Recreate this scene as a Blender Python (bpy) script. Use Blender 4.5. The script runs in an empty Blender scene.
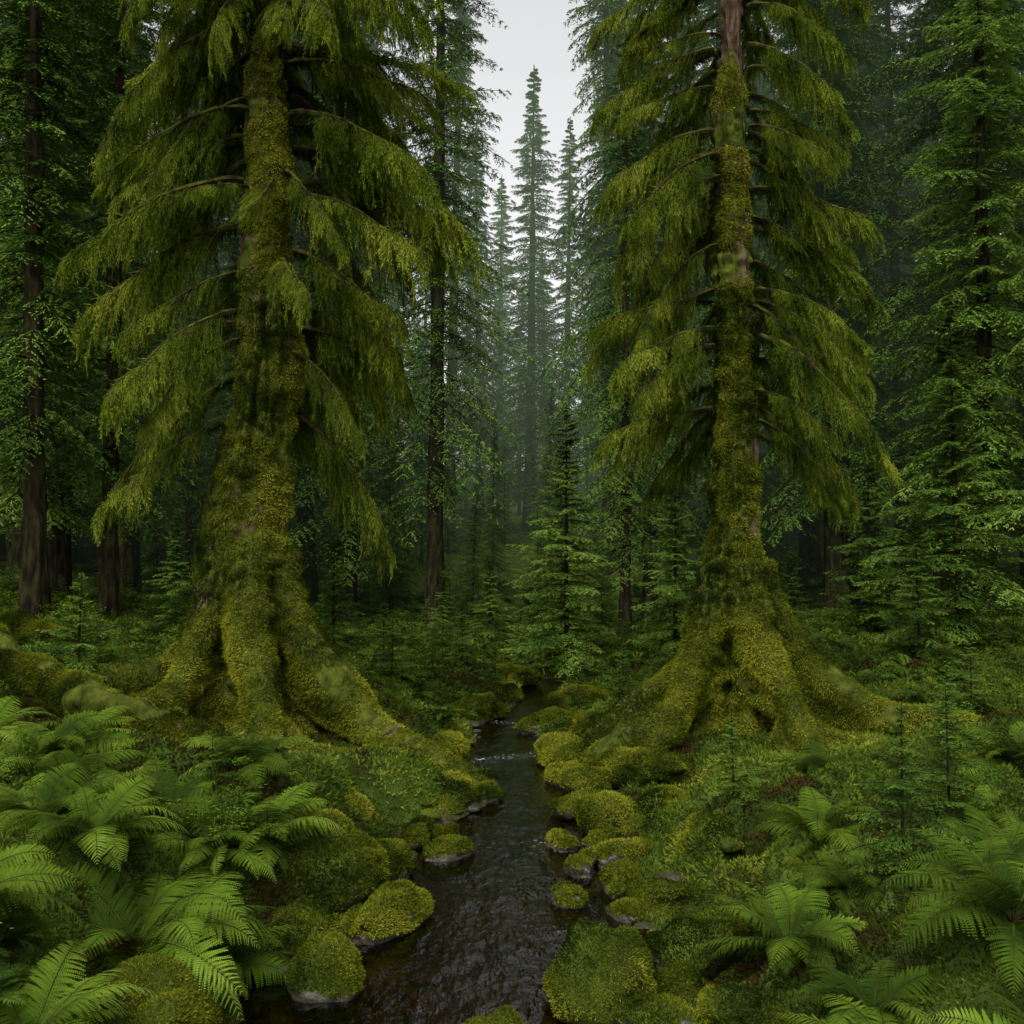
import bpy, math, numpy as np
from mathutils import Vector
rng=np.random.RandomState(11)
pi=math.pi
sc=bpy.context.scene
sc.view_settings.view_transform='Standard'
sc.view_settings.look='None'
sc.view_settings.exposure=0
# ------------------------------------------------------------ noise
TB=rng.rand(64,64,64)*2-1
def n3(p):
    p=np.asarray(p,dtype=float); i=np.floor(p).astype(int); f=p-i; u=f*f*(3-2*f)
    x0,y0,z0=[i[...,k]&63 for k in range(3)]; x1,y1,z1=(x0+1)&63,(y0+1)&63,(z0+1)&63
    ux,uy,uz=u[...,0],u[...,1],u[...,2]
    a=TB[x0,y0,z0]*(1-ux)+TB[x1,y0,z0]*ux; b=TB[x0,y1,z0]*(1-ux)+TB[x1,y1,z0]*ux
    c=TB[x0,y0,z1]*(1-ux)+TB[x1,y0,z1]*ux; d=TB[x0,y1,z1]*(1-ux)+TB[x1,y1,z1]*ux
    return (a*(1-uy)+b*uy)*(1-uz)+(c*(1-uy)+d*uy)*uz
def fbm(p,o=4):
    s=0;a=1;t=0
    p=np.asarray(p,dtype=float)
    for k in range(o):
        s=s+a*n3(p*(2.03**k)+k*7.3); t+=a; a*=.5
    return s/t
def n2(x,y,s,o=3,off=0.): return fbm(np.stack([x*s+off,y*s+off*1.7,np.zeros_like(x)+off],-1),o)
def sst(a,b,x):
    t=np.clip((x-a)/(b-a),0,1); return t*t*(3-2*t)
def nrm(v): return v/np.maximum(np.linalg.norm(v,axis=-1,keepdims=True),1e-9)
# ------------------------------------------------------------ terrain
CY=[-30,2,5.0,6.3,7.5,9,10.6,12.5,14.2,16,18,20,24,30]
CX=[-1,-.55,-.38,-.3,-.16,.02,.2,.0,-.16,.12,.5,.55,.2,.3]
CW=[3.,3.1,2.8,2.45,2.05,1.6,1.2,1.1,1.0,.95,.9,.8,.6,.5]
def creek(y): return np.interp(y,CY,CX)+.10*np.sin(y*1.9), np.interp(y,CY,CW)+.14*np.sin(y*3.3+1)
def height(x,y,full=True):
    cx,w=creek(y); s=x-cx; d=np.abs(s)-w/2+.14*n2(x,y,1.1,2,44.)
    fade=1-sst(20,30,y)
    left=s<0
    amp=np.where(left,np.interp(y,[0,8,11.5,20],[.85,.75,.36,.4]),np.interp(y,[0,8,12,20],[.6,.5,.30,.4]))
    wd=np.where(left,1.15,1.9)
    bank=amp*sst(-.05,1,d/wd)
    dd=np.maximum(d-1.2,0)
    bank=bank+np.where(left,.05,.045)*np.minimum(dd,40)+np.where(left,.07,.02)*np.clip(dd-3.2,0,12)
    h=bank-.17*fade*(1-sst(-.25,.12,d))
    h=h+np.maximum(y-38,0)*.14-np.maximum(y-150,0)*.10
    tr=np.minimum((x+3.46)**2+(y-12.3)**2,(x-3.06)**2+(y-12.9)**2)
    calm=.2+.8*sst(2.,9.,tr)
    m2=sst(.1,1.,d)*calm
    b1=n2(x,y,.45,3,3.1)
    b2=np.abs(n2(x,y,1.3,2,9.4)); b3=np.abs(n2(x,y,3.4,2,5.)); b4=n2(x,y,9.,2,1.)
    m=sst(0,.9,d)*.9+.1*(1-fade)
    h=h+m2*(b1*.34*np.interp(y,[5,14],[.6,1.2])-(b2-.25)*.62-(b3-.2)*.30)+b4*.03*(.3+m)
    h=h+(1-m2)*((.2-b3)*.10)
    return h
def H1(x,y): return float(height(np.array([float(x)]),np.array([float(y)]))[0])
# ------------------------------------------------------------ mesh helper
def mk(name,parts,mats,smooth=True,link=True,parent=None):
    Vs=[];Ls=[];St=[];Mi=[];At=[];o=0;lo=0
    for V,F,mi,at in parts:
        V=np.asarray(V,dtype=np.float32).reshape(-1,3); F=np.asarray(F,dtype=np.int32)
        Vs.append(V); Ls.append((F+o).ravel()); k=F.shape[1]; n=F.shape[0]
        St.append(lo+np.arange(n)*k); Mi.append(np.broadcast_to(np.asarray(mi),(n,)))
        At.append(np.broadcast_to(np.asarray(at,dtype=np.float32),(len(V),)))
        o+=len(V); lo+=n*k
    V=np.concatenate(Vs);L=np.concatenate(Ls);S=np.concatenate(St);M=np.concatenate(Mi);A=np.concatenate(At)
    me=bpy.data.meshes.new(name); me.vertices.add(len(V)); me.vertices.foreach_set('co',V.ravel())
    me.loops.add(len(L)); me.loops.foreach_set('vertex_index',L.astype(np.int32))
    me.polygons.add(len(S)); me.polygons.foreach_set('loop_start',S.astype(np.int32))
    me.polygons.foreach_set('material_index',M.astype(np.int32))
    me.polygons.foreach_set('use_smooth',np.full(len(S),smooth))
    me.update(calc_edges=True)
    a=me.attributes.new('v','FLOAT','POINT'); a.data.foreach_set('value',A.astype(np.float32))
    for m in mats: me.materials.append(m)
    if not link: return me
    return ob(name,me,parent)
def ob(name,me,parent=None,loc=(0,0,0),rot=(0,0,0),s=1):
    o=bpy.data.objects.new(name,me); sc.collection.objects.link(o)
    o.location=loc;o.rotation_euler=rot
    o.scale=(s,s,s) if np.isscalar(s) else s
    if parent is not None: o.parent=parent
    return o
def empty(name,loc=(0,0,0)):
    o=bpy.data.objects.new(name,None); sc.collection.objects.link(o); o.location=loc; return o
def proto(parts):
    """collapse parts (all quads) into one reusable block"""
    Vs=[];Fs=[];Ms=[];As=[];o=0
    for V,F,mi,at in parts:
        V=np.asarray(V,dtype=np.float32).reshape(-1,3);Vs.append(V);Fs.append(np.asarray(F)+o);Ms.append(np.broadcast_to(np.asarray(mi),(len(F),)))
        As.append(np.broadcast_to(np.asarray(at,dtype=np.float32),(len(V),)));o+=len(V)
    return (np.concatenate(Vs),np.concatenate(Fs),np.concatenate(Ms),np.concatenate(As))
def eul(rx,ry,rz):
    cx,sx,cy,sy,cz,sz=math.cos(rx),math.sin(rx),math.cos(ry),math.sin(ry),math.cos(rz),math.sin(rz)
    return np.array([[cz,-sz,0],[sz,cz,0],[0,0,1]])@np.array([[cy,0,sy],[0,1,0],[-sy,0,cy]])@np.array([[1,0,0],[0,cx,-sx],[0,sx,cx]])
def put(p,loc,rot,s,off=0.,mo=0):
    V,F,M,A=p;R=(eul(*rot)*np.asarray(s)).astype(np.float32)
    return (V@R.T+np.asarray(loc,dtype=np.float32),F,M+mo,np.clip(A+off,0,1))
NS=1.
def leaves(P,D,S,L,W,mi=0,at=None,wp=.4):
    n=len(P); L=np.broadcast_to(L,(n,))[:,None]; W=np.broadcast_to(W,(n,))[:,None]
    V=np.stack([P,P+D*L*wp+S*W*.5,P+D*L,P+D*L*wp-S*W*.5],1).reshape(-1,3)
    F=np.arange(n*4).reshape(n,4)
    if at is None: at=rng.rand(n)
    at=np.clip(np.broadcast_to(at,(n,))*.6+.19+.7*fbm(P*NS,2),0,1)
    return (V,F,mi,np.repeat(at,4))
def tube(path,rad,seg=8,mi=0,at=0.,lump=0.,ls=6.):
    path=np.asarray(path,float);K=len(path);T=nrm(np.gradient(path,axis=0))
    up=np.array([0,0,1.]) if abs(T[:,2]).mean()<.8 else np.array([1.,0,0])
    A=nrm(np.cross(T,up));B=np.cross(T,A)
    th=np.linspace(0,2*pi,seg,endpoint=False)
    N=A[:,None]*np.cos(th)[None,:,None]+B[:,None]*np.sin(th)[None,:,None]
    R=np.broadcast_to(rad,(K,))[:,None]
    V=path[:,None]+N*R[...,None]
    if lump: V=V+N*(fbm(V*ls,3)*lump)[...,None]
    i=np.arange(K-1)[:,None]*seg;j=np.arange(seg)[None];j2=(j+1)%seg
    F=np.stack([i+j,i+j2,i+seg+j2,i+seg+j],-1).reshape(-1,4)
    return (V.reshape(-1,3),F,mi,at)
def surf_sample(V,F,n):
    V=np.asarray(V);Q=V[F]; 
    if F.shape[1]==4: nn=np.cross(Q[:,2]-Q[:,0],Q[:,3]-Q[:,1])*.5
    else: nn=np.cross(Q[:,1]-Q[:,0],Q[:,2]-Q[:,0])*.5
    ar=np.linalg.norm(nn,axis=1); c=np.cumsum(ar); f=np.searchsorted(c,rng.rand(n)*c[-1]).clip(0,len(F)-1)
    a=rng.rand(n,1);b=rng.rand(n,1)
    if F.shape[1]==4:
        q=Q[f];P=(q[:,0]*(1-a)+q[:,1]*a)*(1-b)+(q[:,3]*(1-a)+q[:,2]*a)*b
    else:
        q=Q[f];fl=(a+b)>1;a=np.where(fl,1-a,a);b=np.where(fl,1-b,b);P=q[:,0]+(q[:,1]-q[:,0])*a+(q[:,2]-q[:,0])*b
    return P,nrm(nn[f])
def fuzz(P,N,L,W,mi,down=.3,spread=.8):
    n=len(P);D=nrm(N*.8+rng.randn(n,3)*spread*.6+np.array([0,0,-down]))
    S=nrm(np.cross(D,rng.randn(n,3)))
    cl=np.clip(.5+.9*fbm(P*3.,2)+rng.randn(n)*.18,0,1)
    return leaves(P-N*.005,D,S,L*(.6+.8*rng.rand(n)),W,mi,cl)
# ------------------------------------------------------------ materials
def newmat(n):
    m=bpy.data.materials.new(n);m.use_nodes=True;nt=m.node_tree;nt.nodes.clear();return m,nt
def N(nt,t,**k):
    n=nt.nodes.new(t)
    for a,b in k.items(): setattr(n,a,b)
    return n
def ramp(nt,fac,stops):
    r=N(nt,'ShaderNodeValToRGB');e=r.color_ramp.elements
    while len(e)<len(stops): e.new(.5)
    for x,(p,c) in zip(e,stops): x.position=p;x.color=(*c,1)
    nt.links.new(fac,r.inputs[0]);return r.outputs[0]
def math_(nt,op,a,b,cl=False):
    m=N(nt,'ShaderNodeMath',operation=op,use_clamp=cl)
    for i,v in enumerate((a,b)):
        if isinstance(v,(int,float)): m.inputs[i].default_value=v
        else: nt.links.new(v,m.inputs[i])
    return m.outputs[0]
HAZE_GLOW=(.15,.21,.13,1)  # haze colour, painted onto far surfaces as emission
def paint_haze(nt,shader):
    """valley haze painted into the material as emission: grows up the valley (world +Y) and up towards the canopy (world Z)"""
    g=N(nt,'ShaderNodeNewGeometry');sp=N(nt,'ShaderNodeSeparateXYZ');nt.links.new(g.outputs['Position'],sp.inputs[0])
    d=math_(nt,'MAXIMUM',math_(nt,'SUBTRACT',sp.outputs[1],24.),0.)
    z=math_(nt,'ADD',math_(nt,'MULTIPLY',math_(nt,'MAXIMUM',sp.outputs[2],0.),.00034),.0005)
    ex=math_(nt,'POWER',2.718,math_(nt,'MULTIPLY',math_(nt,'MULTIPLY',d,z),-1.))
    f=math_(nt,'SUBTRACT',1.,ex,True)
    em=N(nt,'ShaderNodeEmission');em.inputs[0].default_value=HAZE_GLOW;em.inputs[1].default_value=1.
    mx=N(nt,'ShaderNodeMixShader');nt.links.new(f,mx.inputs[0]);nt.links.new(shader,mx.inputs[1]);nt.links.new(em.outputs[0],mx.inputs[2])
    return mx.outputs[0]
def foliage(name,stops,trans=.3,inst=False,haze_paint=False):
    m,nt=newmat(name);o=N(nt,'ShaderNodeOutputMaterial')
    at=N(nt,'ShaderNodeAttribute',attribute_name='v');f=at.outputs['Fac']
    if inst:
        oi=N(nt,'ShaderNodeObjectInfo'); f=math_(nt,'ADD',f,math_(nt,'MULTIPLY',math_(nt,'SUBTRACT',oi.outputs['Random'],.5),.35),True)
    c=ramp(nt,f,stops)
    d=N(nt,'ShaderNodeBsdfDiffuse');nt.links.new(c,d.inputs[0]);s=d.outputs[0]
    if trans>0:
        t=N(nt,'ShaderNodeBsdfTranslucent');mx=N(nt,'ShaderNodeMixShader');mx.inputs[0].default_value=trans
        nt.links.new(c,t.inputs[0]);nt.links.new(d.outputs[0],mx.inputs[1]);nt.links.new(t.outputs[0],mx.inputs[2])
        s=mx.outputs[0]
    if haze_paint: s=paint_haze(nt,s)
    nt.links.new(s,o.inputs[0])
    m.cycles.emission_sampling='NONE'
    return m
def surface(name,build,rough=.9,bump=.5,bscale=30,bdist=.03,stretch=(1,1,1),spec=.15,haze_paint=False):
    m,nt=newmat(name);o=N(nt,'ShaderNodeOutputMaterial')
    if spec>.2:
        p=N(nt,'ShaderNodeBsdfPrincipled');p.inputs['Roughness'].default_value=rough;p.inputs['Specular IOR Level'].default_value=spec;ci='Base Color'
    else:
        p=N(nt,'ShaderNodeBsdfDiffuse');ci='Color'
    g=N(nt,'ShaderNodeNewGeometry');mp=N(nt,'ShaderNodeMapping');mp.inputs['Scale'].default_value=stretch
    nt.links.new(g.outputs['Position'],mp.inputs[0])
    if bump:
        nz=N(nt,'ShaderNodeTexNoise');nz.inputs['Scale'].default_value=bscale;nz.inputs['Detail'].default_value=3;nt.links.new(mp.outputs[0],nz.inputs['Vector'])
        b=N(nt,'ShaderNodeBump');b.inputs['Strength'].default_value=bump;b.inputs['Distance'].default_value=bdist
        nt.links.new(nz.outputs[0],b.inputs['Height']);nt.links.new(b.outputs[0],p.inputs['Normal'])
    c=build(nt,g.outputs['Position'],mp.outputs[0]);nt.links.new(c,p.inputs[ci])
    s=p.outputs[0]
    if haze_paint: s=paint_haze(nt,s)
    nt.links.new(s,o.inputs[0]);m.cycles.emission_sampling='NONE';return m
def noise(nt,vec,s,d=4):
    n=N(nt,'ShaderNodeTexNoise');n.inputs['Scale'].default_value=s;n.inputs['Detail'].default_value=d;nt.links.new(vec,n.inputs['Vector']);return n.outputs[0]
def mix(nt,f,a,b):
    m=N(nt,'ShaderNodeMix',data_type='RGBA')
    nt.links.new(f,m.inputs['Factor'])
    nt.links.new(a,m.inputs[6]);nt.links.new(b,m.inputs[7]);return m.outputs[2]
MOSS=[(.25,(.016,.022,.005)),(.45,(.036,.046,.008)),(.65,(.07,.082,.012)),(.85,(.10,.11,.018))]
def b_bark(nt,p,mp):
    n=noise(nt,mp,9,4)
    br=ramp(nt,n,[(.3,(.018,.012,.009)),(.5,(.065,.043,.029)),(.7,(.13,.09,.062))])
    ms=ramp(nt,noise(nt,p,7,3),MOSS)
    at=N(nt,'ShaderNodeAttribute',attribute_name='v')
    f=math_(nt,'ADD',math_(nt,'MULTIPLY',math_(nt,'SUBTRACT',noise(nt,p,2.6,4),.5),2.4),at.outputs['Fac'],True)
    return mix(nt,ramp(nt,f,[(.4,(0,0,0)),(.6,(1,1,1))]),br,ms)
M_bark=surface('mossy_bark',b_bark,bscale=14,bump=1,bdist=.06,stretch=(1,1,.22))
M_bark2=surface('dark_bark',lambda nt,p,mp:ramp(nt,noise(nt,mp,8,3),[(.3,(.007,.006,.004)),(.5,(.020,.018,.009)),(.62,(.034,.032,.013)),(.8,(.056,.045,.026))]),bump=0,stretch=(1,1,.3),haze_paint=True)
M_twig=surface('limb_bark',lambda nt,p,mp:ramp(nt,noise(nt,p,7,2),[(.35,(.02,.014,.009)),(.5,(.04,.035,.012)),(.65,(.06,.07,.01))]),bump=0)
M_moss=surface('moss_surface',lambda nt,p,mp:ramp(nt,noise(nt,p,3.5,4),[(.3,(.018,.024,.006)),(.45,(.03,.042,.007)),(.6,(.055,.075,.011)),(.75,(.085,.105,.018))]),bscale=40,bump=.9,bdist=.03)
def b_ground(nt,p,mp):
    ms=ramp(nt,noise(nt,p,2.2,4),[(.3,(.03,.02,.008)),(.42,(.02,.03,.006)),(.55,(.036,.06,.01)),(.72,(.06,.095,.015))])
    bed=ramp(nt,noise(nt,p,14,4),[(.3,(.012,.009,.006)),(.5,(.045,.033,.02)),(.7,(.09,.07,.045))])
    at=N(nt,'ShaderNodeAttribute',attribute_name='v')
    return mix(nt,at.outputs['Fac'],ms,bed)
M_ground=surface('forest_floor',b_ground,bscale=25,bump=.8,bdist=.04,haze_paint=True)
M_stone=surface('wet_stone',lambda nt,p,mp:ramp(nt,noise(nt,p,9,4),[(.3,(.010,.009,.007)),(.5,(.026,.022,.015)),(.62,(.028,.034,.010)),(.8,(.055,.047,.035))]),rough=.45,spec=.35,bscale=30,bump=.5,bdist=.02)
M_fuzz=foliage('moss_tufts',[(.1,(.016,.025,.004)),(.35,(.052,.072,.006)),(.6,(.125,.148,.010)),(.9,(.25,.262,.024))],.3)
M_gfuzz=foliage('ground_moss_tufts',[(.08,(.05,.032,.010)),(.2,(.022,.034,.006)),(.45,(.052,.083,.009)),(.7,(.102,.145,.014)),(.95,(.195,.225,.028))],.25,haze_paint=True)
M_hero=foliage('old_conifer_foliage',[(.12,(.015,.026,.005)),(.35,(.055,.090,.008)),(.6,(.135,.185,.014)),(.9,(.29,.34,.04))],.4)
M_bg=foliage('conifer_needles',[(.1,(.017,.040,.008)),(.4,(.048,.100,.016)),(.7,(.088,.158,.025)),(.95,(.14,.22,.038))],0,inst=True,haze_paint=True)
M_young=foliage('young_conifer_needles',[(.1,(.035,.07,.012)),(.4,(.09,.17,.024)),(.7,(.155,.255,.04)),(.95,(.21,.325,.055))],.35,inst=True,haze_paint=True)
M_fern=foliage('fern_leaf',[(.1,(.03,.058,.008)),(.4,(.085,.148,.014)),(.7,(.145,.235,.022)),(.95,(.215,.32,.045))],.35,inst=True)
M_dead=foliage('dead_fern_leaf',[(.2,(.05,.02,.008)),(.8,(.16,.07,.025))],.3)
M_herb=foliage('undergrowth_leaf',[(.1,(.023,.047,.008)),(.4,(.058,.11,.012)),(.7,(.10,.17,.018)),(.95,(.16,.24,.032))],.25,haze_paint=True)

# ------------------------------------------------------------ ground sheet
def axis(c,lo,hi,a,n):
    u=np.linspace(np.arcsinh((lo-c)/a),np.arcsinh((hi-c)/a),n);return c+a*np.sinh(u)
gx=axis(0,-260,260,2.6,640);gy=axis(7.5,-120,420,3.2,760)
X,Y=np.meshgrid(gx,gy)
Z=height(X,Y);cxx,ww=creek(Y);dd=np.abs(X-cxx)-ww/2
bed=(1-sst(-.1,.3,dd+n2(X,Y,4.,2)*.25))*(1-sst(20,26,Y))
Vg=np.stack([X,Y,Z],-1).reshape(-1,3)
nx=len(gx);i=np.arange(len(gy)-1)[:,None]*nx;j=np.arange(nx-1)[None]
Fg=np.stack([i+j,i+j+1,i+nx+j+1,i+nx+j],-1).reshape(-1,4)
mk('ground',[(Vg,Fg,0,bed.ravel())],[M_ground])
def tnormal(x,y):
    e=.04;h=height(x,y);return h,nrm(np.stack([-(height(x+e,y)-h)/e,-(height(x,y+e)-h)/e,np.ones_like(x)],-1))
n=800000
y=3.6*(28/3.6)**rng.rand(n);x=(rng.rand(n)*2-1)*(y*.56+.5)
cx,w=creek(y);d=np.abs(x-cx)-w/2
k=(rng.rand(n)<sst(-.02,.25,d+rng.randn(n)*.05))&((n2(x,y,1.6,2,20.)+rng.rand(n)*.6)>-.22)
x=x[k];y=y[k];h,nn=tnormal(x,y)
k=h>.02;x=x[k];y=y[k];h=h[k];nn=nn[k]
mk('moss_carpet',[fuzz(np.stack([x,y,h],-1),nn,.037*(y/6)**.8,.0125*(y/6)**.8,0,down=-.1)],[M_gfuzz],smooth=False)

# ------------------------------------------------------------ water
m,nt=newmat('stream_water');o=N(nt,'ShaderNodeOutputMaterial')
g=N(nt,'ShaderNodeNewGeometry');mp=N(nt,'ShaderNodeMapping');mp.inputs['Scale'].default_value=(1.,.5,1);nt.links.new(g.outputs['Position'],mp.inputs[0])
a=noise(nt,mp.outputs[0],3.2,3);b_=noise(nt,mp.outputs[0],15,3)
at=N(nt,'ShaderNodeAttribute',attribute_name='v')
hh=math_(nt,'ADD',a,math_(nt,'MULTIPLY',b_,math_(nt,'ADD',.3,math_(nt,'MULTIPLY',at.outputs['Fac'],.9))))
b=N(nt,'ShaderNodeBump');b.inputs['Strength'].default_value=.6;b.inputs['Distance'].default_value=.05;nt.links.new(hh,b.inputs['Height'])
fr=N(nt,'ShaderNodeFresnel');fr.inputs[0].default_value=1.45;nt.links.new(b.outputs[0],fr.inputs['Normal'])
gl=N(nt,'ShaderNodeBsdfGlossy');gl.inputs['Roughness'].default_value=.05;gl.inputs[0].default_value=(1,1,1,1);nt.links.new(b.outputs[0],gl.inputs['Normal'])
tr=N(nt,'ShaderNodeBsdfTransparent');tr.inputs[0].default_value=(.36,.27,.15,1)
mx=N(nt,'ShaderNodeMixShader');nt.links.new(fr.outputs[0],mx.inputs[0]);nt.links.new(tr.outputs[0],mx.inputs[1]);nt.links.new(gl.outputs[0],mx.inputs[2])
foam=N(nt,'ShaderNodeBsdfDiffuse');foam.inputs[0].default_value=(.35,.38,.37,1)
fn=noise(nt,mp.outputs[0],30,4)
ff=math_(nt,'MULTIPLY',math_(nt,'SUBTRACT',math_(nt,'ADD',fn,math_(nt,'MULTIPLY',at.outputs['Fac'],.14)),.66),5.,True)
m3=N(nt,'ShaderNodeMixShader');nt.links.new(math_(nt,'MULTIPLY',ff,at.outputs['Fac'],True),m3.inputs[0]);nt.links.new(mx.outputs[0],m3.inputs[1]);nt.links.new(foam.outputs[0],m3.inputs[2])
nt.links.new(m3.outputs[0],o.inputs[0]);M_water=m
wy=np.linspace(-8,24,640);cx,w=creek(wy);tt=np.linspace(-1,1,40)
WX=cx[:,None]+tt[None]*(w[:,None]/2+.5);WY=np.broadcast_to(wy[:,None],WX.shape)
ri=np.exp(-((WY-9.1-.3*WX)/.35)**2-((WX-.45)/.3)**2)+.9*np.exp(-((WY-13.2-.5*WX)/.25)**2)+.8*np.exp(-((WY-15.9+.4*WX)/.3)**2)+.5*np.exp(-((WY-7.0)/.25)**2-((WX-.5)/.25)**2)
Vw=np.stack([WX,WY,.0+.03*ri*n2(WX,WY,9.,2)+0*WX],-1).reshape(-1,3);i=np.arange(639)[:,None]*40;j=np.arange(39)[None];Fw=np.stack([i+j,i+j+1,i+40+j+1,i+40+j],-1).reshape(-1,4)
mk('stream_water',[(Vw,Fw,0,np.clip(ri,0,1).ravel())],[M_water])

# ------------------------------------------------------------ rocks
NS=3.2
def icos(sub):
    import bmesh
    bm=bmesh.new();bmesh.ops.create_icosphere(bm,subdivisions=sub,radius=1)
    V=np.array([v.co[:] for v in bm.verts]);F=np.array([[v.index for v in f.verts] for f in bm.faces]);bm.free();return V,F
IV,IF=icos(5);IV3,IF3=icos(3)
def rock(x,y,z,rx,ry,rz,seed,mossy=1.,nf=5000):
    V=IV.copy();o=seed*3.7
    big=rx>.33 and y<7
    V=V*(1+(.38 if big else .55)*fbm(V*.9+o,2)+.30*fbm(V*2.1+o,3))[:,None]
    for q in range(6):
        a=nrm(rng.randn(3)*np.array([1,1,.6]));dd_=V@a
        if not big: V=V-np.maximum(dd_-.76,0)[:,None]*a*.5
    V=V*np.array([rx,ry,rz]);ang=seed*1.3;c,s=math.cos(ang),math.sin(ang)
    V[:,:2]=V[:,:2]@np.array([[c,s],[-s,c]]).T
    V=V+np.array([x,y,z]);C=V[IF].mean(1)
    lim=.04+.04*fbm(C*4,2)+(.4*rz*(fbm(C*3.3+9,2)>.3))
    parts=[(V,IF,np.where(C[:,2]<lim,1,0),0.)]
    P,Nn=surf_sample(V,IF,nf)
    k=(P[:,2]>.04+.04*fbm(P*4,2)+.4*rz*(fbm(P*3.3+9,2)>.3))&(Nn[:,2]>-.3)&(rng.rand(nf)<np.clip(mossy*(Nn[:,2]+.8),0,1));P=P[k];Nn=Nn[k]
    s=(y/6)**.6
    parts.append(fuzz(P,Nn,.022*s,.008*s,2,down=.1))
    return mk('mossy_rock',parts,[M_moss,M_stone,M_fuzz])
RK=[(.53,5.95,.07,.31,.29,.28),(-.05,5.35,.0,.24,.2,.18),(-1.15,6.15,.02,.25,.2,.17),(-.85,7.2,.04,.3,.24,.18),(-1.45,7.6,.25,.42,.36,.33),
(-.72,10.6,.1,.45,.36,.22),(.72,10.2,.05,.28,.22,.15),(1.0,9.3,.1,.3,.26,.2),(1.5,9.6,.2,.32,.3,.22),(.42,7.6,-.02,.14,.12,.1),(.85,7.9,.03,.22,.16,.14),
(1.15,7.4,.06,.24,.2,.16),(.7,6.6,.0,.14,.12,.1),(1.2,6.4,.1,.27,.22,.17),(1.2,5.5,.08,.22,.2,.15),(.95,5.2,.03,.15,.13,.11),(.72,12.6,.1,.42,.35,.2),
(-.85,12.9,.1,.35,.35,.2),(.6,15.2,.05,.42,.32,.2),(1.2,14.2,.15,.5,.36,.22),(-.6,16.2,.1,.5,.4,.22),(1.3,17.5,.1,.6,.4,.25),(-.15,18.6,.03,.4,.26,.18),(.0,20.8,.1,.6,.4,.25),
(-1.6,9.2,.3,.42,.33,.22),(1.7,8.3,.22,.33,.3,.2),(1.5,11.4,.2,.45,.36,.22),(-1.9,5.2,.2,.33,.3,.22),(1.0,8.6,.05,.2,.15,.12),(.55,8.35,-.02,.16,.13,.1),(-.6,8.8,.0,.2,.16,.12),(-.35,11.6,.0,.18,.2,.12),(-1.05,8.2,.08,.26,.22,.17),(.85,5.65,.0,.17,.15,.12),(1.0,6.05,.03,.16,.15,.12),(.85,11.3,.06,.25,.2,.16),(-1.4,6.7,.1,.24,.2,.17)]
for q in range(30):
    y=rng.uniform(4.8,13);cx,w=creek(np.array([y]));sd=1 if rng.rand()<.75 else -1;r=rng.uniform(.06,.16)
    RK.append((cx[0]+sd*(w[0]/2+rng.uniform(-.25,.25)),y,.02,r*1.2,r,r*.85))
for q,(x,y,z,a,b,c) in enumerate(RK): rock(x,y,z,a*1.15,b,c*1.2,q+1,1.,int(3500+90000*a*b*(6/y)*3))
parts=[]
for q in range(620):
    y=4+rng.rand()**1.3*12;cx,w=creek(np.array([y]));cx=cx[0];w=w[0]
    x=cx+w/2+rng.randn()*.3-.05 if rng.rand()<.62 else (cx-w/2+rng.randn()*.15 if rng.rand()<.5 else cx+rng.uniform(-.5,.5)*w)
    r=.02+.10*rng.rand()**2.2
    V=IV3*(1+.35*fbm(IV3*1.3+q,2))[:,None]*np.array([r*rng.uniform(.9,1.5),r*rng.uniform(.9,1.4),r*.6])
    V=V+np.array([x,y,H1(x,y)+r*.15]);C=V[IF3].mean(1)
    parts.append((V,IF3,np.where((C[:,2]>.02+.03*rng.rand())&(rng.rand()<.75),1,0),0.))
    if r>.05:
        P,Nn=surf_sample(V,IF3,500);k=(P[:,2]>.03)&(Nn[:,2]>-.1);parts.append(fuzz(P[k],Nn[k],.018,.007,2,down=.1))
mk('stream_pebbles',parts,[M_stone,M_moss,M_fuzz])

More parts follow.
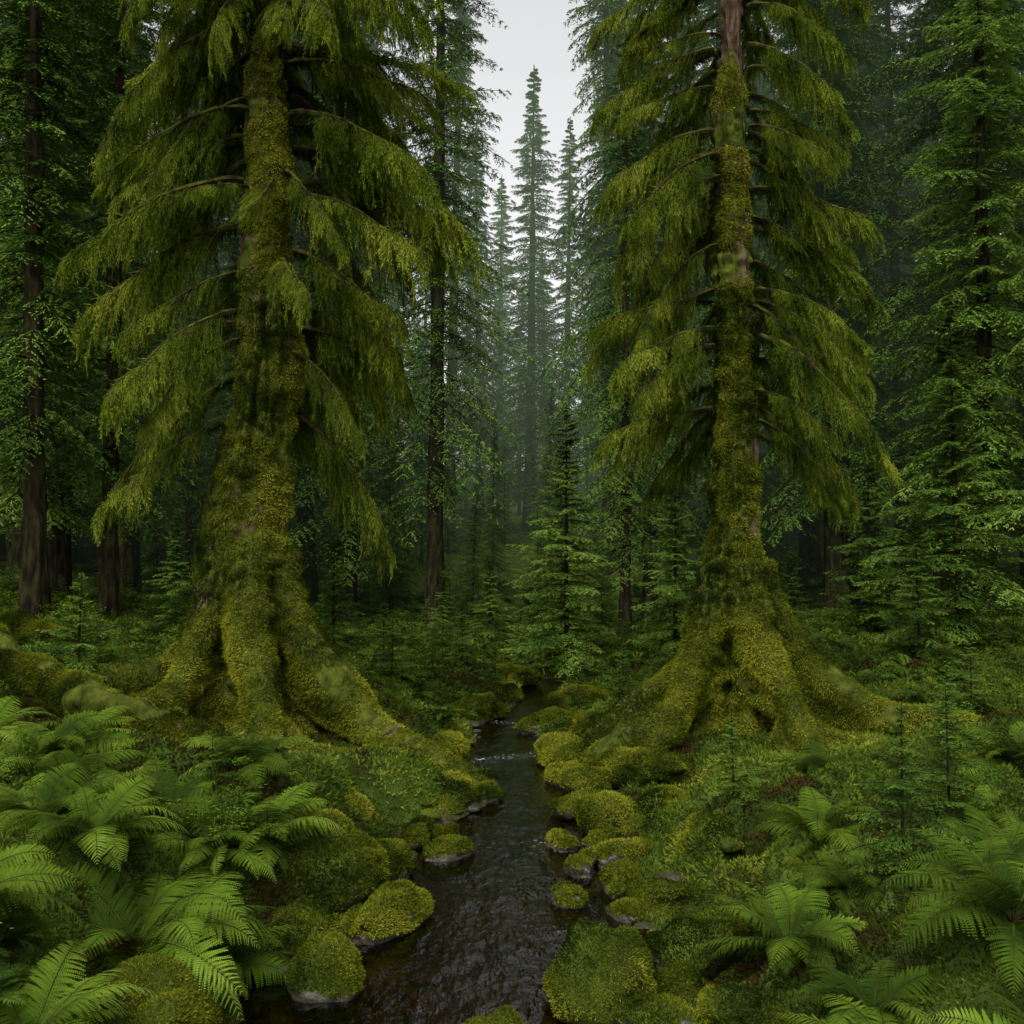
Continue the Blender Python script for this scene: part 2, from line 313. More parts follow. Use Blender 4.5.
# ------------------------------------------------------------ conifer generator
def frond_tree(H,R,nb,tr,z0,leafL,leafW,K=10,M=5,top_el=.5,low_el=-.15,droop=.3,mats=None,prof=.8,twl=.38,tseg=8,lean=0,raw=False):
    parts=[]
    zz=np.linspace(-.6,H,26);rr=tr*(1-zz.clip(0)/H)**.8+.004+tr*.5*np.exp(-zz.clip(0)/(tr*3))
    path=np.stack([lean*np.sin(zz/H*3),0*zz,zz],-1);parts.append(tube(path,rr,tseg,1,0.,lump=tr*.25,ls=3/max(tr,.05)*.3))
    u=(np.arange(nb)+rng.rand(nb))/nb
    z=z0+(H*.99-z0)*u**.93;rel=(z-z0)/(H-z0)
    L=R*(1-rel)**prof*(.55+.6*rng.rand(nb))*np.minimum(1,.65+rel*4)+.012*R
    L*=1+.2*np.sin(z*2.3/R*1.7+rng.rand()*6)
    az=np.arange(nb)*2.399+rng.randn(nb)*.5
    el=low_el+(top_el-low_el)*rel**1.5+rng.randn(nb)*.11
    dr=droop*(1-.5*rel)*(.7+.6*rng.rand(nb))
    out=np.stack([np.cos(az),np.sin(az),0*az],-1);side=np.stack([-np.sin(az),np.cos(az),0*az],-1)
    base=np.stack([lean*np.sin(z/H*3),0*z,z],-1);UZ=np.array([0,0,1.])
    def pos(t): 
        t_=t[...,None];l=L[:,None,None] if t.ndim==2 else L[:,None]
        o_=out[:,None] if t.ndim==2 else out;b_=base[:,None] if t.ndim==2 else base
        e=el[:,None,None] if t.ndim==2 else el[:,None];d_=dr[:,None,None] if t.ndim==2 else dr[:,None]
        return b_+o_*l*t_+UZ*(l*(np.tan(e)*t_-d_*t_**2+.12*d_*t_**4))
    ts=np.linspace(0,.95,5)
    for a,b in zip(ts[:-1],ts[1:]):
        p0=pos(np.full(nb,a));p1=pos(np.full(nb,b));w0=(tr*.10*(1-a)+.003)*UZ;w1=(tr*.10*(1-b)+.003)*UZ
        V=np.stack([p0-w0,p1-w1,p1+w1,p0+w0],1).reshape(-1,3);parts.append((V,np.arange(nb*4).reshape(nb,4),1,0.))
    t=(np.arange(K)[None]+rng.rand(nb,K))/K; t=.08+.92*t
    Pt=pos(t);Tan=nrm(pos(np.minimum(t+.03,1.03))-pos(t-.03))
    bt=rng.rand(nb)
    for sgn in (-1,1):
        sd=side[:,None]*sgn
        tl=(L[:,None]*twl*(1.02-t)**.7*np.minimum(1,.45+t*2.2)*(.7+.6*rng.rand(nb,K)))+leafL*.3
        ang=.95+rng.randn(nb,K)*.18
        D=nrm(Tan*np.cos(ang)[...,None]+sd*np.sin(ang)[...,None]+UZ*(rng.randn(nb,K)*.12-.12)[...,None])
        Pf=Pt.reshape(-1,3);Df=D.reshape(-1,3);tf=tl.reshape(-1)
        n=len(Pf);S=nrm(np.cross(Df,UZ));bv=np.repeat(bt,K)
        s=(np.arange(M)[None]+rng.rand(n,M))/M
        Q=Pf[:,None]+Df[:,None]*(tf[:,None]*s)[...,None]-UZ*(tf[:,None]*.28*s**2)[...,None]
        lsc=np.minimum(1,.35+tf/(leafL*4))[:,None]
        for sg in (-1,1):
            an=.7+rng.randn(n,M)*.2
            LD=nrm(Df[:,None]*np.cos(an)[...,None]+S[:,None]*sg*np.sin(an)[...,None]-UZ*(.22+.2*rng.randn(n,M))[...,None])
            LS=nrm(np.cross(LD,UZ+rng.randn(n,M,3)*.45))
            ll=leafL*(1.1-.5*s)*(.7+.6*rng.rand(n,M))*lsc
            at=np.clip(.25*bv[:,None]+.45*s+.3*rng.rand(n,M),0,1)
            parts.append(leaves(Q.reshape(-1,3),LD.reshape(-1,3),LS.reshape(-1,3),ll.ravel(),(leafW*lsc+0*s).ravel(),0,at.ravel()))
        parts.append(leaves(Pf,Df,S,tf*1.05,leafW*.9,0,.3*bv))
    if raw: return parts
    return mk('conifer_mesh',parts,mats,smooth=False,link=False)
BG=[M_bg,M_bark2];YG=[M_young,M_bark2]
NS=.4
bgm=[frond_tree(36,4.6,290,.42,2.5+1.8*q,.30,.08,K=11,M=5,mats=BG,prof=.78,droop=.35+.08*q,low_el=-.2,top_el=.3,twl=.34) for q in range(4)]
nearm=[frond_tree(34,4.2,310,.38,2.8+1.5*q,.18,.042,K=14,M=8,mats=BG,prof=.7,droop=.4+.08*q,low_el=-.2,top_el=.3,twl=.33) for q in range(2)]
ragged=[frond_tree(34,3.8,220,.34,5.0,.18,.042,K=12,M=7,mats=BG,prof=.45,droop=.5,low_el=-.15,top_el=.3,twl=.3) for q in range(2)]
midm=[frond_tree(20,3.2,220,.22,1.2+q,.17,.045,K=12,M=7,mats=YG,prof=.75,droop=.28,low_el=-.1,top_el=.4,twl=.36) for q in range(2)]
NS=1.2
youngm=[frond_tree(6,1.8,120,.06,.3,.11,.024,K=12,M=8,mats=YG,prof=.95,droop=.22,low_el=.0,top_el=.4,twl=.36) for q in range(3)]
sapr=[frond_tree(2.,.9,44,.022,.15,.06,.014,K=11,M=7,mats=YG,prof=.9,droop=.3,low_el=.15,top_el=.5,twl=.38,tseg=6,raw=True) for q in range(3)]
sapm=[mk('sapling_mesh',p,YG,smooth=False,link=False) for p in sapr]
def plant(name,me,x,y,s,parent=None,dz=-.05,rz=None,sz=None):
    return ob(name,me,parent,(x,y,H1(x,y)+dz),(rng.randn()*.015,rng.randn()*.015,rng.rand()*6.28 if rz is None else rz),(s,s,sz if sz else s))
forest=empty('distant_forest')
placed=[]
def tryt(x,y,me,s,gap,sz=None):
    for a,b in placed:
        if (a-x)**2+(b-y)**2<gap*gap: return False
    placed.append((x,y));plant('distant_conifer',me,x,y,s,forest,sz=sz);return True
tryt(1.3,72,bgm[0],1.05,1,sz=.96);tryt(-1.2,96,bgm[1],1.0,1,sz=.9);tryt(3.9,104,bgm[2],.9,1,sz=.74);tryt(.8,120,bgm[3],.8,1,sz=.7)
tryt(-3.9,60,bgm[2],.9,1,sz=1.15);tryt(4.6,47,bgm[3],.75,1,sz=1.1);tryt(-1.6,130,bgm[0],.8,1,sz=.75);tryt(6.5,62,bgm[1],.9,1,sz=1.1)
tryt(-2.2,68,bgm[3],.65,1,sz=.78);tryt(4.0,74,bgm[1],.8,1,sz=.86);tryt(1.8,50,nearm[0],.3,1,sz=.3);tryt(-.9,44,nearm[1],.25,1,sz=.25)
for x,y,me,s in [(-9.9,20.5,ragged[0],.75),(-9.2,22.5,ragged[1],.6),(-2.25,28.5,ragged[0],.78),(-5.2,31,nearm[0],.8),(-7.5,36,nearm[1],.95),(-12.5,27,nearm[0],.85),
   (4.6,33,nearm[1],.62),(7.6,37,nearm[0],.95),(10.2,31,nearm[1],.85),(13.3,28,nearm[0],.9),(3.1,27,ragged[1],.5)]:
    tryt(x,y,me,s,.5)
for x,y,s in [(-5,80,.7),(-8,86,.8),(-2.5,84,.55),(2.8,88,.6),(6.5,84,.7),(9.5,90,.8),(-6.5,66,.6),(-4.6,50,.45),(-3,104,.7),(0,108,.6),(6,110,.8),(-9.5,104,.9),(3,60,.4),(-.5,62,.38),(-4.5,40,.4),(-13,46,.6),(-16,44,.5),(6,42,.4),(-4.2,92,.9),(-6.8,74,.7),(-3.6,76,.6),(.6,84,.6)]: tryt(x,y,midm[rng.randint(2)],s,.5)
for q in range(2500):
    y=30+rng.rand()**1.0*90;x=(rng.rand()*2-1)*(y*.58+4)
    r=4.2
    if -.062*y-r*.75<x<.055*y+r*.75: continue
    me=(nearm[rng.randint(2)] if y<46 else bgm[rng.randint(4)]) if rng.rand()<.8 else ragged[rng.randint(2)]
    tryt(x,y,me,rng.uniform(.85,1.15),np.interp(y,[30,60,150],[4.2,5.,7]))
    if len(placed)>193: break
for q in range(300):
    y=rng.uniform(30,75);x=(rng.rand()*2-1)*(y*.56+2);s=rng.uniform(.35,.8)
    if abs(x)<.09*y: s*=.45
    tryt(x,y,midm[rng.randint(2)],s,3.)
    if len(placed)>243: break
for q in range(160):
    a=rng.rand()*2*pi;r=rng.uniform(22,45);x=r*math.sin(a);y=r*math.cos(a)
    if y>24 or (y>0 and abs(x)<y*.62+6) or abs(x)<9: continue
    tryt(x,y,bgm[rng.randint(4)],rng.uniform(.7,.9),13)
for me,x,y,s in [(midm[0],11.8,24.5,1.0),(midm[1],12.9,20.5,.9),(midm[1],-11.6,24,.85)]: plant('tall_conifer_tree',me,x,y,s,sz=s*1.2)
for me,x,y,s in [(youngm[0],1.25,22.8,1.05),(youngm[1],3.4,20.6,.72),(youngm[2],8.6,19.,1.17),(youngm[0],8.9,24.5,.85),(youngm[1],-3.,16.6,.46),(youngm[2],-.6,27,.45),(youngm[0],5.6,26,.6),(youngm[1],-6.8,20,.42),(youngm[2],11.8,18.5,.6),(youngm[0],-1.6,23,.35),(youngm[1],6.2,22,.4),(youngm[2],-1.0,20.,.26),(youngm[0],2.3,25.,.4),(youngm[1],.2,25,.3),(youngm[2],7.,17.,.45)]:
    plant('young_conifer_tree',me,x,y,s)
for me,x,y,s in [(sapm[0],-5.7,13,.95),(sapm[1],-1.95,16,.7),(sapm[2],-.3,19,.5),(sapm[0],2.5,6.4,.6),(sapm[1],1.87,8.4,.38),(sapm[2],6.2,13.4,.5),(sapm[1],3.2,7.3,.5),(sapm[2],4.6,10.5,.5),(sapm[1],1.9,17.,.6),(sapm[0],-2.4,18.5,.8)]:
    plant('conifer_sapling',me,x,y,s)

# ------------------------------------------------------------ ferns
NS=1.5
def fern(nf,L,npin,pinL,fine=True,dead=0):
    parts=[];UZ=np.array([0,0,1.])
    for f in range(nf):
        az=f*2.399+rng.randn()*.25;Lf=L*(.7+.4*rng.rand());el=rng.uniform(.35,1.0) if f>nf*.25 else rng.uniform(.95,1.25)
        isd=f<dead;mi=2 if isd else 0
        if isd: el=.75;az=-1.9
        o=np.array([math.cos(az),math.sin(az),0]);sd=np.array([-math.sin(az),math.cos(az),0])
        bend=rng.uniform(.9,1.6)+(el-.4)*.5
        T=np.linspace(0,1,40);A=el-bend*T**1.25;dx=np.cumsum(np.cos(A))/40*Lf;dz=np.cumsum(np.sin(A))/40*Lf
        P=o*dx[:,None]+UZ*dz[:,None]+sd*(np.sin(T*2)*.12*Lf*rng.randn())[:,None]
        st=3 if fine else 9
        pp=P[::st];parts.append(tube(pp,np.linspace(.004,.001,len(pp))*L/.7,4 if fine else 3,1,0.))
        t=np.linspace(.10,.99,npin);base=np.stack([np.interp(t,T,P[:,k]) for k in range(3)],-1)
        tan=nrm(np.stack([np.interp(t,T,np.gradient(P[:,k])) for k in range(3)],-1))
        tw=rng.randn()*.4;sdr=nrm(sd+UZ*tw*1.)
        up=nrm(np.cross(tan,sdr));up=np.where(up[:,2:3]<0,-up,up)
        pl=pinL*np.interp(t,[0,.1,.25,.4,.75,1],[.5,.8,1.,1,.55,.05])*Lf/L
        v0=rng.rand()*.5
        for sg in (-1,1):
            ang=1.35-.45*t
            D=nrm(tan*np.cos(ang)[:,None]+sg*sdr*np.sin(ang)[:,None]-up*.08+rng.randn(npin,3)*.06)
            S=nrm(np.cross(D,up))
            if not fine:
                parts.append(leaves(base,D,S,pl,pl*.2+.004,mi,v0+.5*rng.rand(npin),wp=.3));continue
            K=13
            s=np.linspace(.03,.97,K)[None]*np.ones((npin,1))
            Q=base[:,None]+D[:,None]*(pl[:,None]*s)[...,None]-UZ*(.22*pl[:,None]*s**2)[...,None]
            ln=(pl[:,None]*.115*(1.03-s)**.55+.0015)
            at=np.clip(v0+.25*s+.25*rng.rand(npin,1),0,1)
            for g in (-1,1):
                LD=nrm(D[:,None]*.6+S[:,None]*g+0*s[...,None]-UZ*.12)
                LS=nrm(np.cross(LD,up[:,None]+0*LD))
                parts.append(leaves(Q.reshape(-1,3),LD.reshape(-1,3),LS.reshape(-1,3),ln.ravel(),(pl[:,None]*.062+0*s).ravel(),mi,at.ravel(),wp=.4))
            parts.append(leaves(base,nrm(D-UZ*.1),S,pl,pl*.05+.001,mi,v0+.2))
    return parts
FM=[M_fern,M_twig,M_dead]
fernm=[mk('fern_mesh',fern(22,.8,30,.18,True,d),FM,smooth=False,link=False) for d in (1,0,0,0)]
fsp=[proto(fern(10,.48,20,.11,False)) for d in range(4)]
FE=[(0,-2.2,5.9,1.25),(1,-1.85,6.2,.8),(2,-1.8,7.3,.85),(3,1.65,6.0,.85),(1,1.85,4.75,.9),(2,2.6,5.2,1.0),(1,3.7,7.5,1.),(1,-3.9,8.4,1.),(2,-2.75,4.9,.9),(3,3.1,6.4,.9),(2,2.3,7.5,.8),
   (1,-3.1,6.6,1.),(2,4.4,8.6,1.),(3,-5.2,9.8,1.),(1,2.3,4.2,.8),(3,-2.2,8.2,.8),(2,2.9,9.2,.8),(3,-2.2,4.6,.8),(2,-2.5,7.2,.9),(1,3.4,5.6,.85),(3,1.9,5.3,.7),(3,-3.4,7.6,.9),(1,2.2,6.6,.7),(2,-4.4,10.2,.9),(1,4.8,10.2,.9),(1,-6.5,11.5,1.),(3,-2.6,6.2,.8),(1,-2.1,6.9,.75)]
for q,x,y,s in FE: plant('fern',fernm[q],x,y,s,dz=.0,rz=0 if q==0 else None)
def shrub(nl,R,Hh,ll):
    cl=rng.randn(9,3)*np.array([R,R,Hh])*.5;cl[:,2]=np.abs(cl[:,2])+Hh*.3;ci=rng.randint(9,size=nl);P=cl[ci]+rng.randn(nl,3)*np.array([R,R,Hh*.5])*.22
    D=nrm(P*np.array([1,1,.2])+rng.randn(nl,3)*.3*R);S=nrm(np.cross(D,np.array([0,0,1.])+rng.randn(nl,3)*.4))
    parts=[leaves(P,D,S,ll*(.6+.8*rng.rand(nl)),ll*.5,0,np.clip(P[:,2]/Hh*.6+.4*rng.rand(nl),0,1),wp=.45)]
    for c in cl: parts.append(tube(np.linspace([0,0,-.1],c,5)+rng.randn(5,3)*.01,np.linspace(.008,.003,5),3,1,0.))
    return proto(parts)
shp=[shrub(800,.4,.35,.045) for q in range(4)]
sdp=[proto(frond_tree(2.,.9,34,.022,.15,.075,.018,K=8,M=5,prof=.9,droop=.3,low_el=.15,top_el=.5,twl=.38,tseg=5,raw=True)) for q in range(2)]
blocks=[];cnt=0
for q in range(5200):
    y=4.6*(50/4.6)**rng.rand();x=(rng.rand()*2-1)*(y*.56+1.)
    cx,w=creek(np.array([y]));d=abs(x-cx[0])-w[0]/2
    if d<(.6 if y<9 else .35)-.2*(y>18): continue
    if (x+3.0)**2+((y-11.4)*.8)**2<9.5 or (x-3.06)**2+(y-12.3)**2<7.5: continue
    if -7<x<-3 and abs(y-(10.6-(x+3.4)*.42))<.75: continue
    dens=n2(np.array([x]),np.array([y]),.6,2,31.)[0]
    if dens<-.18+ (.18 if y<14 else -.2): continue
    t=rng.rand();s=rng.uniform(.6,1.15)*np.interp(y,[5,12,40],[.6,.9,1.9])
    loc=(x,y,H1(x,y));rot=(rng.randn()*.06,rng.randn()*.06,rng.rand()*6.28);off=rng.uniform(-.18,.18)
    if t<.6: blocks.append(put(fsp[rng.randint(4)],loc,rot,s,off))
    elif t<.87: blocks.append(put(shp[rng.randint(4)],loc,rot,s*.75,off))
    else: blocks.append(put(sdp[rng.randint(2)],loc,rot,s*.42,off))
    cnt+=1
    if cnt>1600: break
mk('undergrowth',blocks,[M_herb,M_twig],smooth=False);del blocks

# ------------------------------------------------------------ hero trees
NS=1.1
def limb_mesh(L=2.8,nsub=54,ntw=21,nl=8,sag=.62,rise=.12):
    parts=[];UZ=np.array([0,0,1.]);T=np.linspace(0,1,18);wob=rng.randn()*.14;ph=rng.rand()*6
    def pos(t): 
        t=np.asarray(t)
        return np.stack([L*t*(1-.13*t),L*wob*np.sin(t*3),L*(rise*t-sag*t**1.35)+.06*np.sin(t*11+ph)*t],-1)
    P=pos(T);parts.append(tube(P,np.linspace(.055,.008,18),6,1,0.,lump=.03,ls=9))
    t=.12+.88*(np.arange(nsub)+rng.rand(nsub))/nsub;sg=np.where(np.arange(nsub)%2==0,1,-1)
    b=pos(t);tan=nrm(pos(t+.02)-pos(t-.02));side=nrm(np.cross(UZ,tan))
    ang=rng.uniform(.2,1.25,nsub)
    D=nrm(tan*np.cos(ang)[:,None]+side*(sg*np.sin(ang))[:,None]+UZ*rng.uniform(-.4,.25,nsub)[:,None])
    sl=L*.26*(1.08-t)**.45*np.minimum(1,.5+1.6*t)*rng.uniform(.35,1.3,nsub)+.1
    K=5;ss=np.linspace(0,1,K);drp=rng.uniform(.6,1.5,nsub)
    def spos(s): return b[:,None]+D[:,None]*(sl[:,None]*s*(1-.3*s))[...,None]-UZ*(sl[:,None]*drp[:,None]*s**1.7)[...,None]
    sp=spos(np.broadcast_to(ss,(nsub,K)))
    for q in range(nsub): parts.append(tube(sp[q],np.linspace(.012,.003,K),3,1,0.))
    s=(np.arange(ntw)[None]+rng.rand(nsub,ntw))/ntw;s=.06+.94*s
    Q=spos(s);TT=nrm(spos(s+.03)-spos(s-.03));S=nrm(np.cross(TT,UZ+.01))
    g=np.where(rng.rand(nsub,ntw)<.5,1,-1);an=rng.uniform(.3,1.0,(nsub,ntw))
    TD=nrm(TT*np.cos(an)[...,None]+S*(g*np.sin(an))[...,None]-UZ*rng.uniform(.2,1.1,(nsub,ntw))[...,None])
    tl=rng.uniform(.08,.25,(nsub,ntw))*(1.2-.6*s)
    Qf=Q.reshape(-1,3);TDf=TD.reshape(-1,3);tf=tl.ravel();n=len(Qf);sv=np.repeat(rng.rand(nsub),ntw)*.35+.25*s.ravel()+.1*np.repeat(t,ntw)
    u=(np.arange(nl)[None]+rng.rand(n,nl))/nl
    W=Qf[:,None]+TDf[:,None]*(tf[:,None]*u)[...,None]-UZ*(tf[:,None]*.45*u**2)[...,None]
    LD=nrm(TDf[:,None]*.9+rng.randn(n,nl,3)*.45-UZ*.35);LS=nrm(np.cross(LD,rng.randn(n,nl,3)))
    parts.append(leaves(W.reshape(-1,3),LD.reshape(-1,3),LS.reshape(-1,3),.058*(.6+.8*rng.rand(n*nl)),.0135,0,np.clip(sv[:,None]+.3*u+.12*rng.rand(n,nl)-.05,0,1).ravel()))
    k=rng.rand(n)<.5;hp=Qf[k];m_=len(hp)
    HD=nrm(rng.randn(m_,3)*.15-UZ);parts.append(leaves(hp,HD,nrm(np.cross(HD,rng.randn(m_,3))),rng.uniform(.06,.34,m_),.013,0,sv[k]+.1,wp=.25))
    tt=rng.rand(1300)*.95;lp=pos(tt);HD=nrm(rng.randn(1300,3)*.40-UZ);parts.append(leaves(lp,HD,nrm(np.cross(HD,rng.randn(1300,3))),rng.uniform(.04,.30,1300),.015,0,.1+.4*rng.rand(1300),wp=.3))
    return proto(parts)
limbs=[limb_mesh(sag=.55+.07*q,rise=.0+.1*(q%3)) for q in range(7)]
def angd(a,b): return (a-b+pi)%(2*pi)-pi
def remesh(parts,voxel,smooth_it):
    o=mk('tmp',parts,[]);md=o.modifiers.new('r','REMESH');md.mode='VOXEL';md.voxel_size=voxel
    if smooth_it:
        s=o.modifiers.new('s','SMOOTH');s.factor=.5;s.iterations=smooth_it
    dg=bpy.context.evaluated_depsgraph_get();dg.update();e=o.evaluated_get(dg);me=e.to_mesh()
    V=np.empty(len(me.vertices)*3,dtype=np.float32);me.vertices.foreach_get('co',V);V=V.reshape(-1,3).astype(float)
    Nn=np.empty(len(me.vertices)*3,dtype=np.float32);me.vertices.foreach_get('normal',Nn);Nn=Nn.reshape(-1,3).astype(float)
    Lx=np.empty(len(me.loops),dtype=np.int32);me.loops.foreach_get('vertex_index',Lx)
    cnt=np.empty(len(me.polygons),dtype=np.int32);me.polygons.foreach_get('loop_total',cnt)
    if not (cnt==4).all():
        me.calc_loop_triangles();F=np.empty(len(me.loop_triangles)*3,dtype=np.int32);me.loop_triangles.foreach_get('vertices',F);F=F.reshape(-1,3)
    else: F=Lx.reshape(-1,4)
    e.to_mesh_clear();m_=o.data;bpy.data.objects.remove(o);bpy.data.meshes.remove(m_)
    return V,Nn,F
def hero(name,cx,cy,rt,lob,lean,zr,mossf,limbspec,roots,ktop):
    z0=zr
    root=empty(name,(cx,cy,z0))
    zz=np.concatenate([np.linspace(-.6,3,70,endpoint=False),np.linspace(3,15.5,110)]);ns=90;th=np.linspace(0,2*pi,ns,endpoint=False)
    ZZ,TH=np.meshgrid(zz,th,indexing='ij')
    r=np.interp(ZZ,*rt);zc=np.maximum(ZZ,-.25)
    for a,A,wd,hh in lob: r=r+A*np.exp(-(angd(TH,a+.12*np.sin(ZZ*2.+a))/wd)**2)*np.exp(-zc/hh)
    for a,A,wd,hh in lob: r=r+.12*np.exp(-(angd(TH,a+.05*ZZ)/.26)**2)*np.exp(-zc/4.5)-.025
    lx,ly=lean(ZZ)
    V=np.stack([lx+np.cos(TH)*r,ly+np.sin(TH)*r,ZZ],-1).reshape(-1,3)
    i=np.arange(len(zz)-1)[:,None]*ns;j=np.arange(ns)[None];j2=(j+1)%ns
    F=np.stack([i+j,i+j2,i+ns+j2,i+ns+j],-1).reshape(-1,4)
    n=len(V);V=np.concatenate([V,[[0,0,-.6]],[[lx[-1,0],ly[-1,0],15.5]]]);c0=np.arange(ns);b=(len(zz)-1)*ns
    Tc=np.concatenate([np.stack([np.full(ns,n),(c0+1)%ns,c0],-1),np.stack([np.full(ns,n+1),b+c0,b+(c0+1)%ns],-1)])
    Ft=np.concatenate([F[:,[0,1,2]],F[:,[0,2,3]],Tc]);parts=[(V,Ft,0,0.)]
    for a,r0,ln,rad,cur in roots:
        top0=ktop*rng.uniform(.9,1.15);dec=rng.uniform(.46,.56)
        for fk in range(3):
            T=np.linspace(0,1,44)
            f0=[0,.36,.55][fk];da=[0,.42,-.36][fk]*rng.uniform(.8,1.3);l2=ln*[1,.9,.8][fk];rd=rad*[1,.55,.5][fk]
            aa=a+cur*T**1.3+.07*np.sin(T*8+a)+da*np.maximum(T-f0,0)**.9*1.5;rho=.25+(r0+l2-.25)*T**1.1
            px=cx+np.cos(aa)*rho;py=cy+np.sin(aa)*rho
            hz=height(px,py);hz=np.convolve(np.pad(hz,6,mode='edge'),np.ones(13)/13,'valid')
            top=top0*np.exp(-(rho-.25)/dec)*(1 if fk==0 else .8)
            pz=hz-z0+rd*1.05*(1-T**1.6)+top+.03-.18*T**3+.12*np.sin(T*12+a*3)*T*(1-T)*2
            V1=np.stack([px-cx,py-cy,pz],-1);rr=rd*(1-.66*T**.9)*(1+.2*np.sin(T*11+a*5))*np.interp(T,[0,.12,1],[.75,1,1])+.03
            # stacked tubes: each buttress is a solid narrow fin down to the soil
            for dz_,kr in ((0,1.),(-.35,.8),(-.75,.75)):
                if dz_ and fk: continue
                V2=V1.copy();V2[:,2]+=dz_*np.exp(-rho/.8)*1.5
                tb=tube(V2,rr*kr,12);K=len(V2);c=np.arange(12);nb=len(tb[0]);Vv=np.concatenate([tb[0],[V2[0]],[V2[-1]]]);Fq=tb[1]
                Tq=np.concatenate([Fq[:,[0,1,2]],Fq[:,[0,2,3]],np.stack([np.full(12,nb),(c+1)%12,c],-1),np.stack([np.full(12,nb+1),(K-1)*12+c,(K-1)*12+(c+1)%12],-1)])
                parts.append((Vv,Tq,0,0.))
    V,Nn,F=remesh(parts,.032,2)
    z=V[:,2];rho=np.hypot(V[:,0]-lean(z)[0],V[:,1]);tht=np.arctan2(V[:,1],V[:,0]-lean(z)[0])
    mo=mossf(z,tht);mo=np.where(rho>1.1,.95,mo)
    fur=fbm(np.stack([np.cos(tht)*5.5,np.sin(tht)*5.5,z*.7],-1),4)*np.exp(-np.maximum(rho-.8,0)*2)
    cm=np.clip(mo,.12,1)*(1-.75*sst(.6,1.1,rho))
    V=V+Nn*(fur*.10+fbm(V*np.array([2.2,2.2,1.5]),3)*.20*cm+(np.abs(fbm(V*5+4,2))-.15)*.17*cm-.02)[:,None]
    parts=[(V,F,0,mo)]
    nf=460000;P,N_=surf_sample(V,F,nf);rp=np.hypot(P[:,0],P[:,1]);mm=np.where(rp>1.1,.85,mossf(P[:,2],np.arctan2(P[:,1],P[:,0])))+1.3*fbm(P*1.6+2,3)+rng.randn(nf)*.08
    k=(mm>.36)&(P[:,2]<11.5)&(N_[:,1]<.5);P=P[k];N_=N_[k];parts.append(fuzz(P,N_,.046,.011,1,down=.6))
    mk('trunk',parts,[M_bark,M_fuzz],parent=root)
    bl=[]
    for z,az,L in limbspec:
        lx,ly=lean(np.array([z-z0]));r=float(np.interp(z-z0,*rt))*.75;k=L/2.8
        bl.append(put(limbs[rng.randint(7)],(lx[0]+math.cos(az)*r,ly[0]+math.sin(az)*r,z-z0),(rng.randn()*.25,rng.randn()*.14-.02,az),(k*rng.uniform(.9,1.1),k,k*rng.uniform(.85,1.2)),rng.uniform(-.08,.08)))
    mk('limbs_and_foliage',bl,[M_hero,M_twig],smooth=False,parent=root)
def mkspec(zlo,zhi,Lf,step,front):
    sp=[];z=zlo
    while z<zhi:
        Lm=Lf(z)
        for a,sd in ((0,.75),(pi,.75)):
            sp.append((z+rng.randn()*.12,a+rng.uniform(-1,1)*sd+ .12*(1 if a==0 else -1),Lm*rng.uniform(.6,1.06)))
        if rng.rand()<.5: sp.append((z,pi/2+rng.randn()*.5,Lm*.8))
        z+=step*rng.uniform(.75,1.25)
    return sp+front
Lft=lambda z: np.interp(z,[4,5.5,8,11,14],[1.6,2.15,2.45,2.5,2.2])
spL=mkspec(4.5,14.,Lft,.27,[(7.6,-pi/2+.35,1.0),(7.5,-pi/2-.6,.9),(7.75,-pi/2+.9,1.4),(10.,-pi/2+.5,1.3),(10.3,-pi/2-.5,1.4),(10.9,-pi/2,1.3),(10.6,-.9,1.8),(10.5,-2.3,1.8),(9.9,-pi/2-1.1,1.6),(11.6,-pi/2+.2,1.6),(6.5,-.9,1.5),(8.6,-2.4,1.6)])
def leanL(z): return np.interp(z,[-1,.5,2,3,5,9,15],[-.1,-.12,-.1,0.,.22,.17,.2]),0*z
hero('mossy_old_growth_conifer',-3.46,13.,([-.6,0,.9,1.6,2.9,4.9,8.7,15.5],[.72,.68,.64,.62,.61,.53,.40,.18]),
 [(-1.2,.55,.17,.7),(-.35,.6,.17,.7),(-2.1,.5,.19,.7),(3.0,.6,.19,.6),(.6,.5,.3,.6),(2.,.5,.3,.6),(-2.65,.3,.13,.9)],leanL,.4,
 lambda z,t: np.interp(z,[0,2,4,7,9,12],[.93,.82,.76,.78,.85,.65])+.10*np.cos(t),spL,
 [(-1.3,1.0,2.4,.30,.2),(-.3,1.1,3.0,.34,-.35),(-2.2,1.0,2.0,.27,.1),(3.0,1.1,3.0,.32,.35),(.8,.8,1.5,.3,0),(2.,.8,1.5,.3,0)],2.0)
Rt=lambda z: np.interp(z,[4,5.5,8,11,14],[1.35,1.75,1.85,1.8,1.6])
spR=mkspec(4.3,14.,Rt,.24,[(9.9,-pi/2-.9,1.1),(7.9,-2.5,1.2),(6.1,-.6,1.2)])
def leanR(z): return np.interp(z,[-1,0,2,5,15],[.05,.03,-.02,0,.04]),0*z
hero('mossy_old_growth_conifer',3.06,13.5,([-.6,0,.9,1.6,2.9,4.9,8.7,15.5],[.6,.54,.48,.46,.43,.39,.33,.17]),
 [(-1.5,.4,.2,.7),(-2.35,.4,.18,.7),(-.55,.45,.18,.65),(.5,.4,.3,.6),(2.7,.4,.2,.65),(1.7,.4,.3,.6)],leanR,.36,
 lambda z,t: np.interp(z,[0,2,4,5.5,7,9,12],[.93,.85,.8,.78,.68,.42,.2])-.15*np.cos(t),spR,
 [(-1.4,.8,1.8,.27,.15),(-2.4,.9,2.1,.29,-.2),(-.5,.9,2.4,.29,.2),(2.8,.9,1.7,.25,.2),(.8,.7,1.2,.24,0)],1.75)

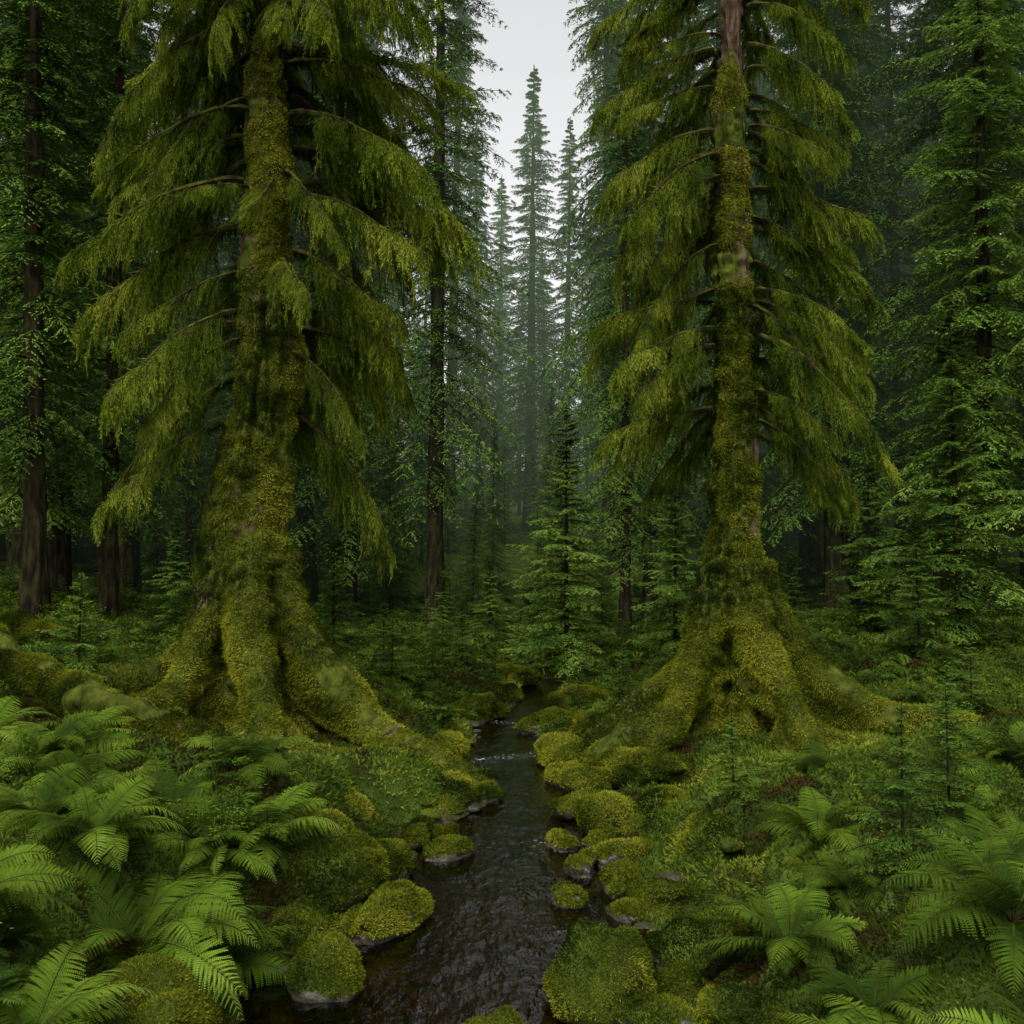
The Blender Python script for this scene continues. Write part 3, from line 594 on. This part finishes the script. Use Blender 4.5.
# ------------------------------------------------------------ fallen logs
def log(pts,rad):
    pts=np.array(pts,float);K=60;T=np.linspace(0,1,K);q=np.linspace(0,1,len(pts))
    P=np.stack([np.interp(T,q,pts[:,k]) for k in range(3)],-1)
    for k in range(3): P[3:-3,k]=np.convolve(P[:,k],np.ones(7)/7,'valid')
    P[:,2]+=.05*np.sin(T*9)
    r=np.interp(T,[0,.02,.97,1],[.02,1,.75,.02])*rad
    tb=tube(P,r,30,0,.72,lump=.2,ls=2.2);S,Nn=surf_sample(tb[0],tb[1],120000);k=(Nn[:,2]>-.6)&(fbm(S*2,2)>-.32)
    mk('fallen_mossy_log',[tb,fuzz(S[k],Nn[k],.045,.011,1,down=.4)],[M_bark,M_fuzz])
def hz(x,y,d): return (x,y,H1(x,y)+d)
log([(-8.5,13.,2.0),(-6.3,12.,1.45),(-5.,11.5,1.1),(-4.1,11.1,.82),(-3.3,10.8,.5)],.25)
log([hz(-11.5,17.5,.4),hz(-9.,17.,.45),hz(-6.9,16.,.2)],.2)

# ------------------------------------------------------------ light, sky, camera
w=bpy.data.worlds.new('World');sc.world=w;w.use_nodes=True;nt=w.node_tree;nt.nodes.clear()
sky=N(nt,'ShaderNodeTexSky',sky_type='NISHITA');sky.sun_disc=False;sky.sun_elevation=math.radians(58);sky.sun_rotation=math.radians(200);sky.dust_density=4
hs=N(nt,'ShaderNodeHueSaturation');hs.inputs['Saturation'].default_value=.03;hs.inputs['Value'].default_value=1.85;nt.links.new(sky.outputs[0],hs.inputs['Color'])
bg=N(nt,'ShaderNodeBackground');bg.inputs[1].default_value=.15;nt.links.new(hs.outputs[0],bg.inputs[0]);wo=N(nt,'ShaderNodeOutputWorld');nt.links.new(bg.outputs[0],wo.inputs[0])
sl=bpy.data.lights.new('sun','SUN');sl.energy=1.5;sl.angle=math.radians(14);sl.color=(1,.94,.80);so=bpy.data.objects.new('sun',sl);sc.collection.objects.link(so)
az=math.radians(200);el=math.radians(58);d=Vector((math.sin(az)*math.cos(el),math.cos(az)*math.cos(el),math.sin(el)));so.rotation_euler=d.to_track_quat('Z','Y').to_euler()
cam=bpy.data.cameras.new('camera');cam.lens=34.6;cam.sensor_width=36;cam.clip_end=2000;co=bpy.data.objects.new('camera',cam);sc.collection.objects.link(co)
co.location=(0,0,2.6);co.rotation_euler=(math.radians(92.8),0,0);sc.camera=co
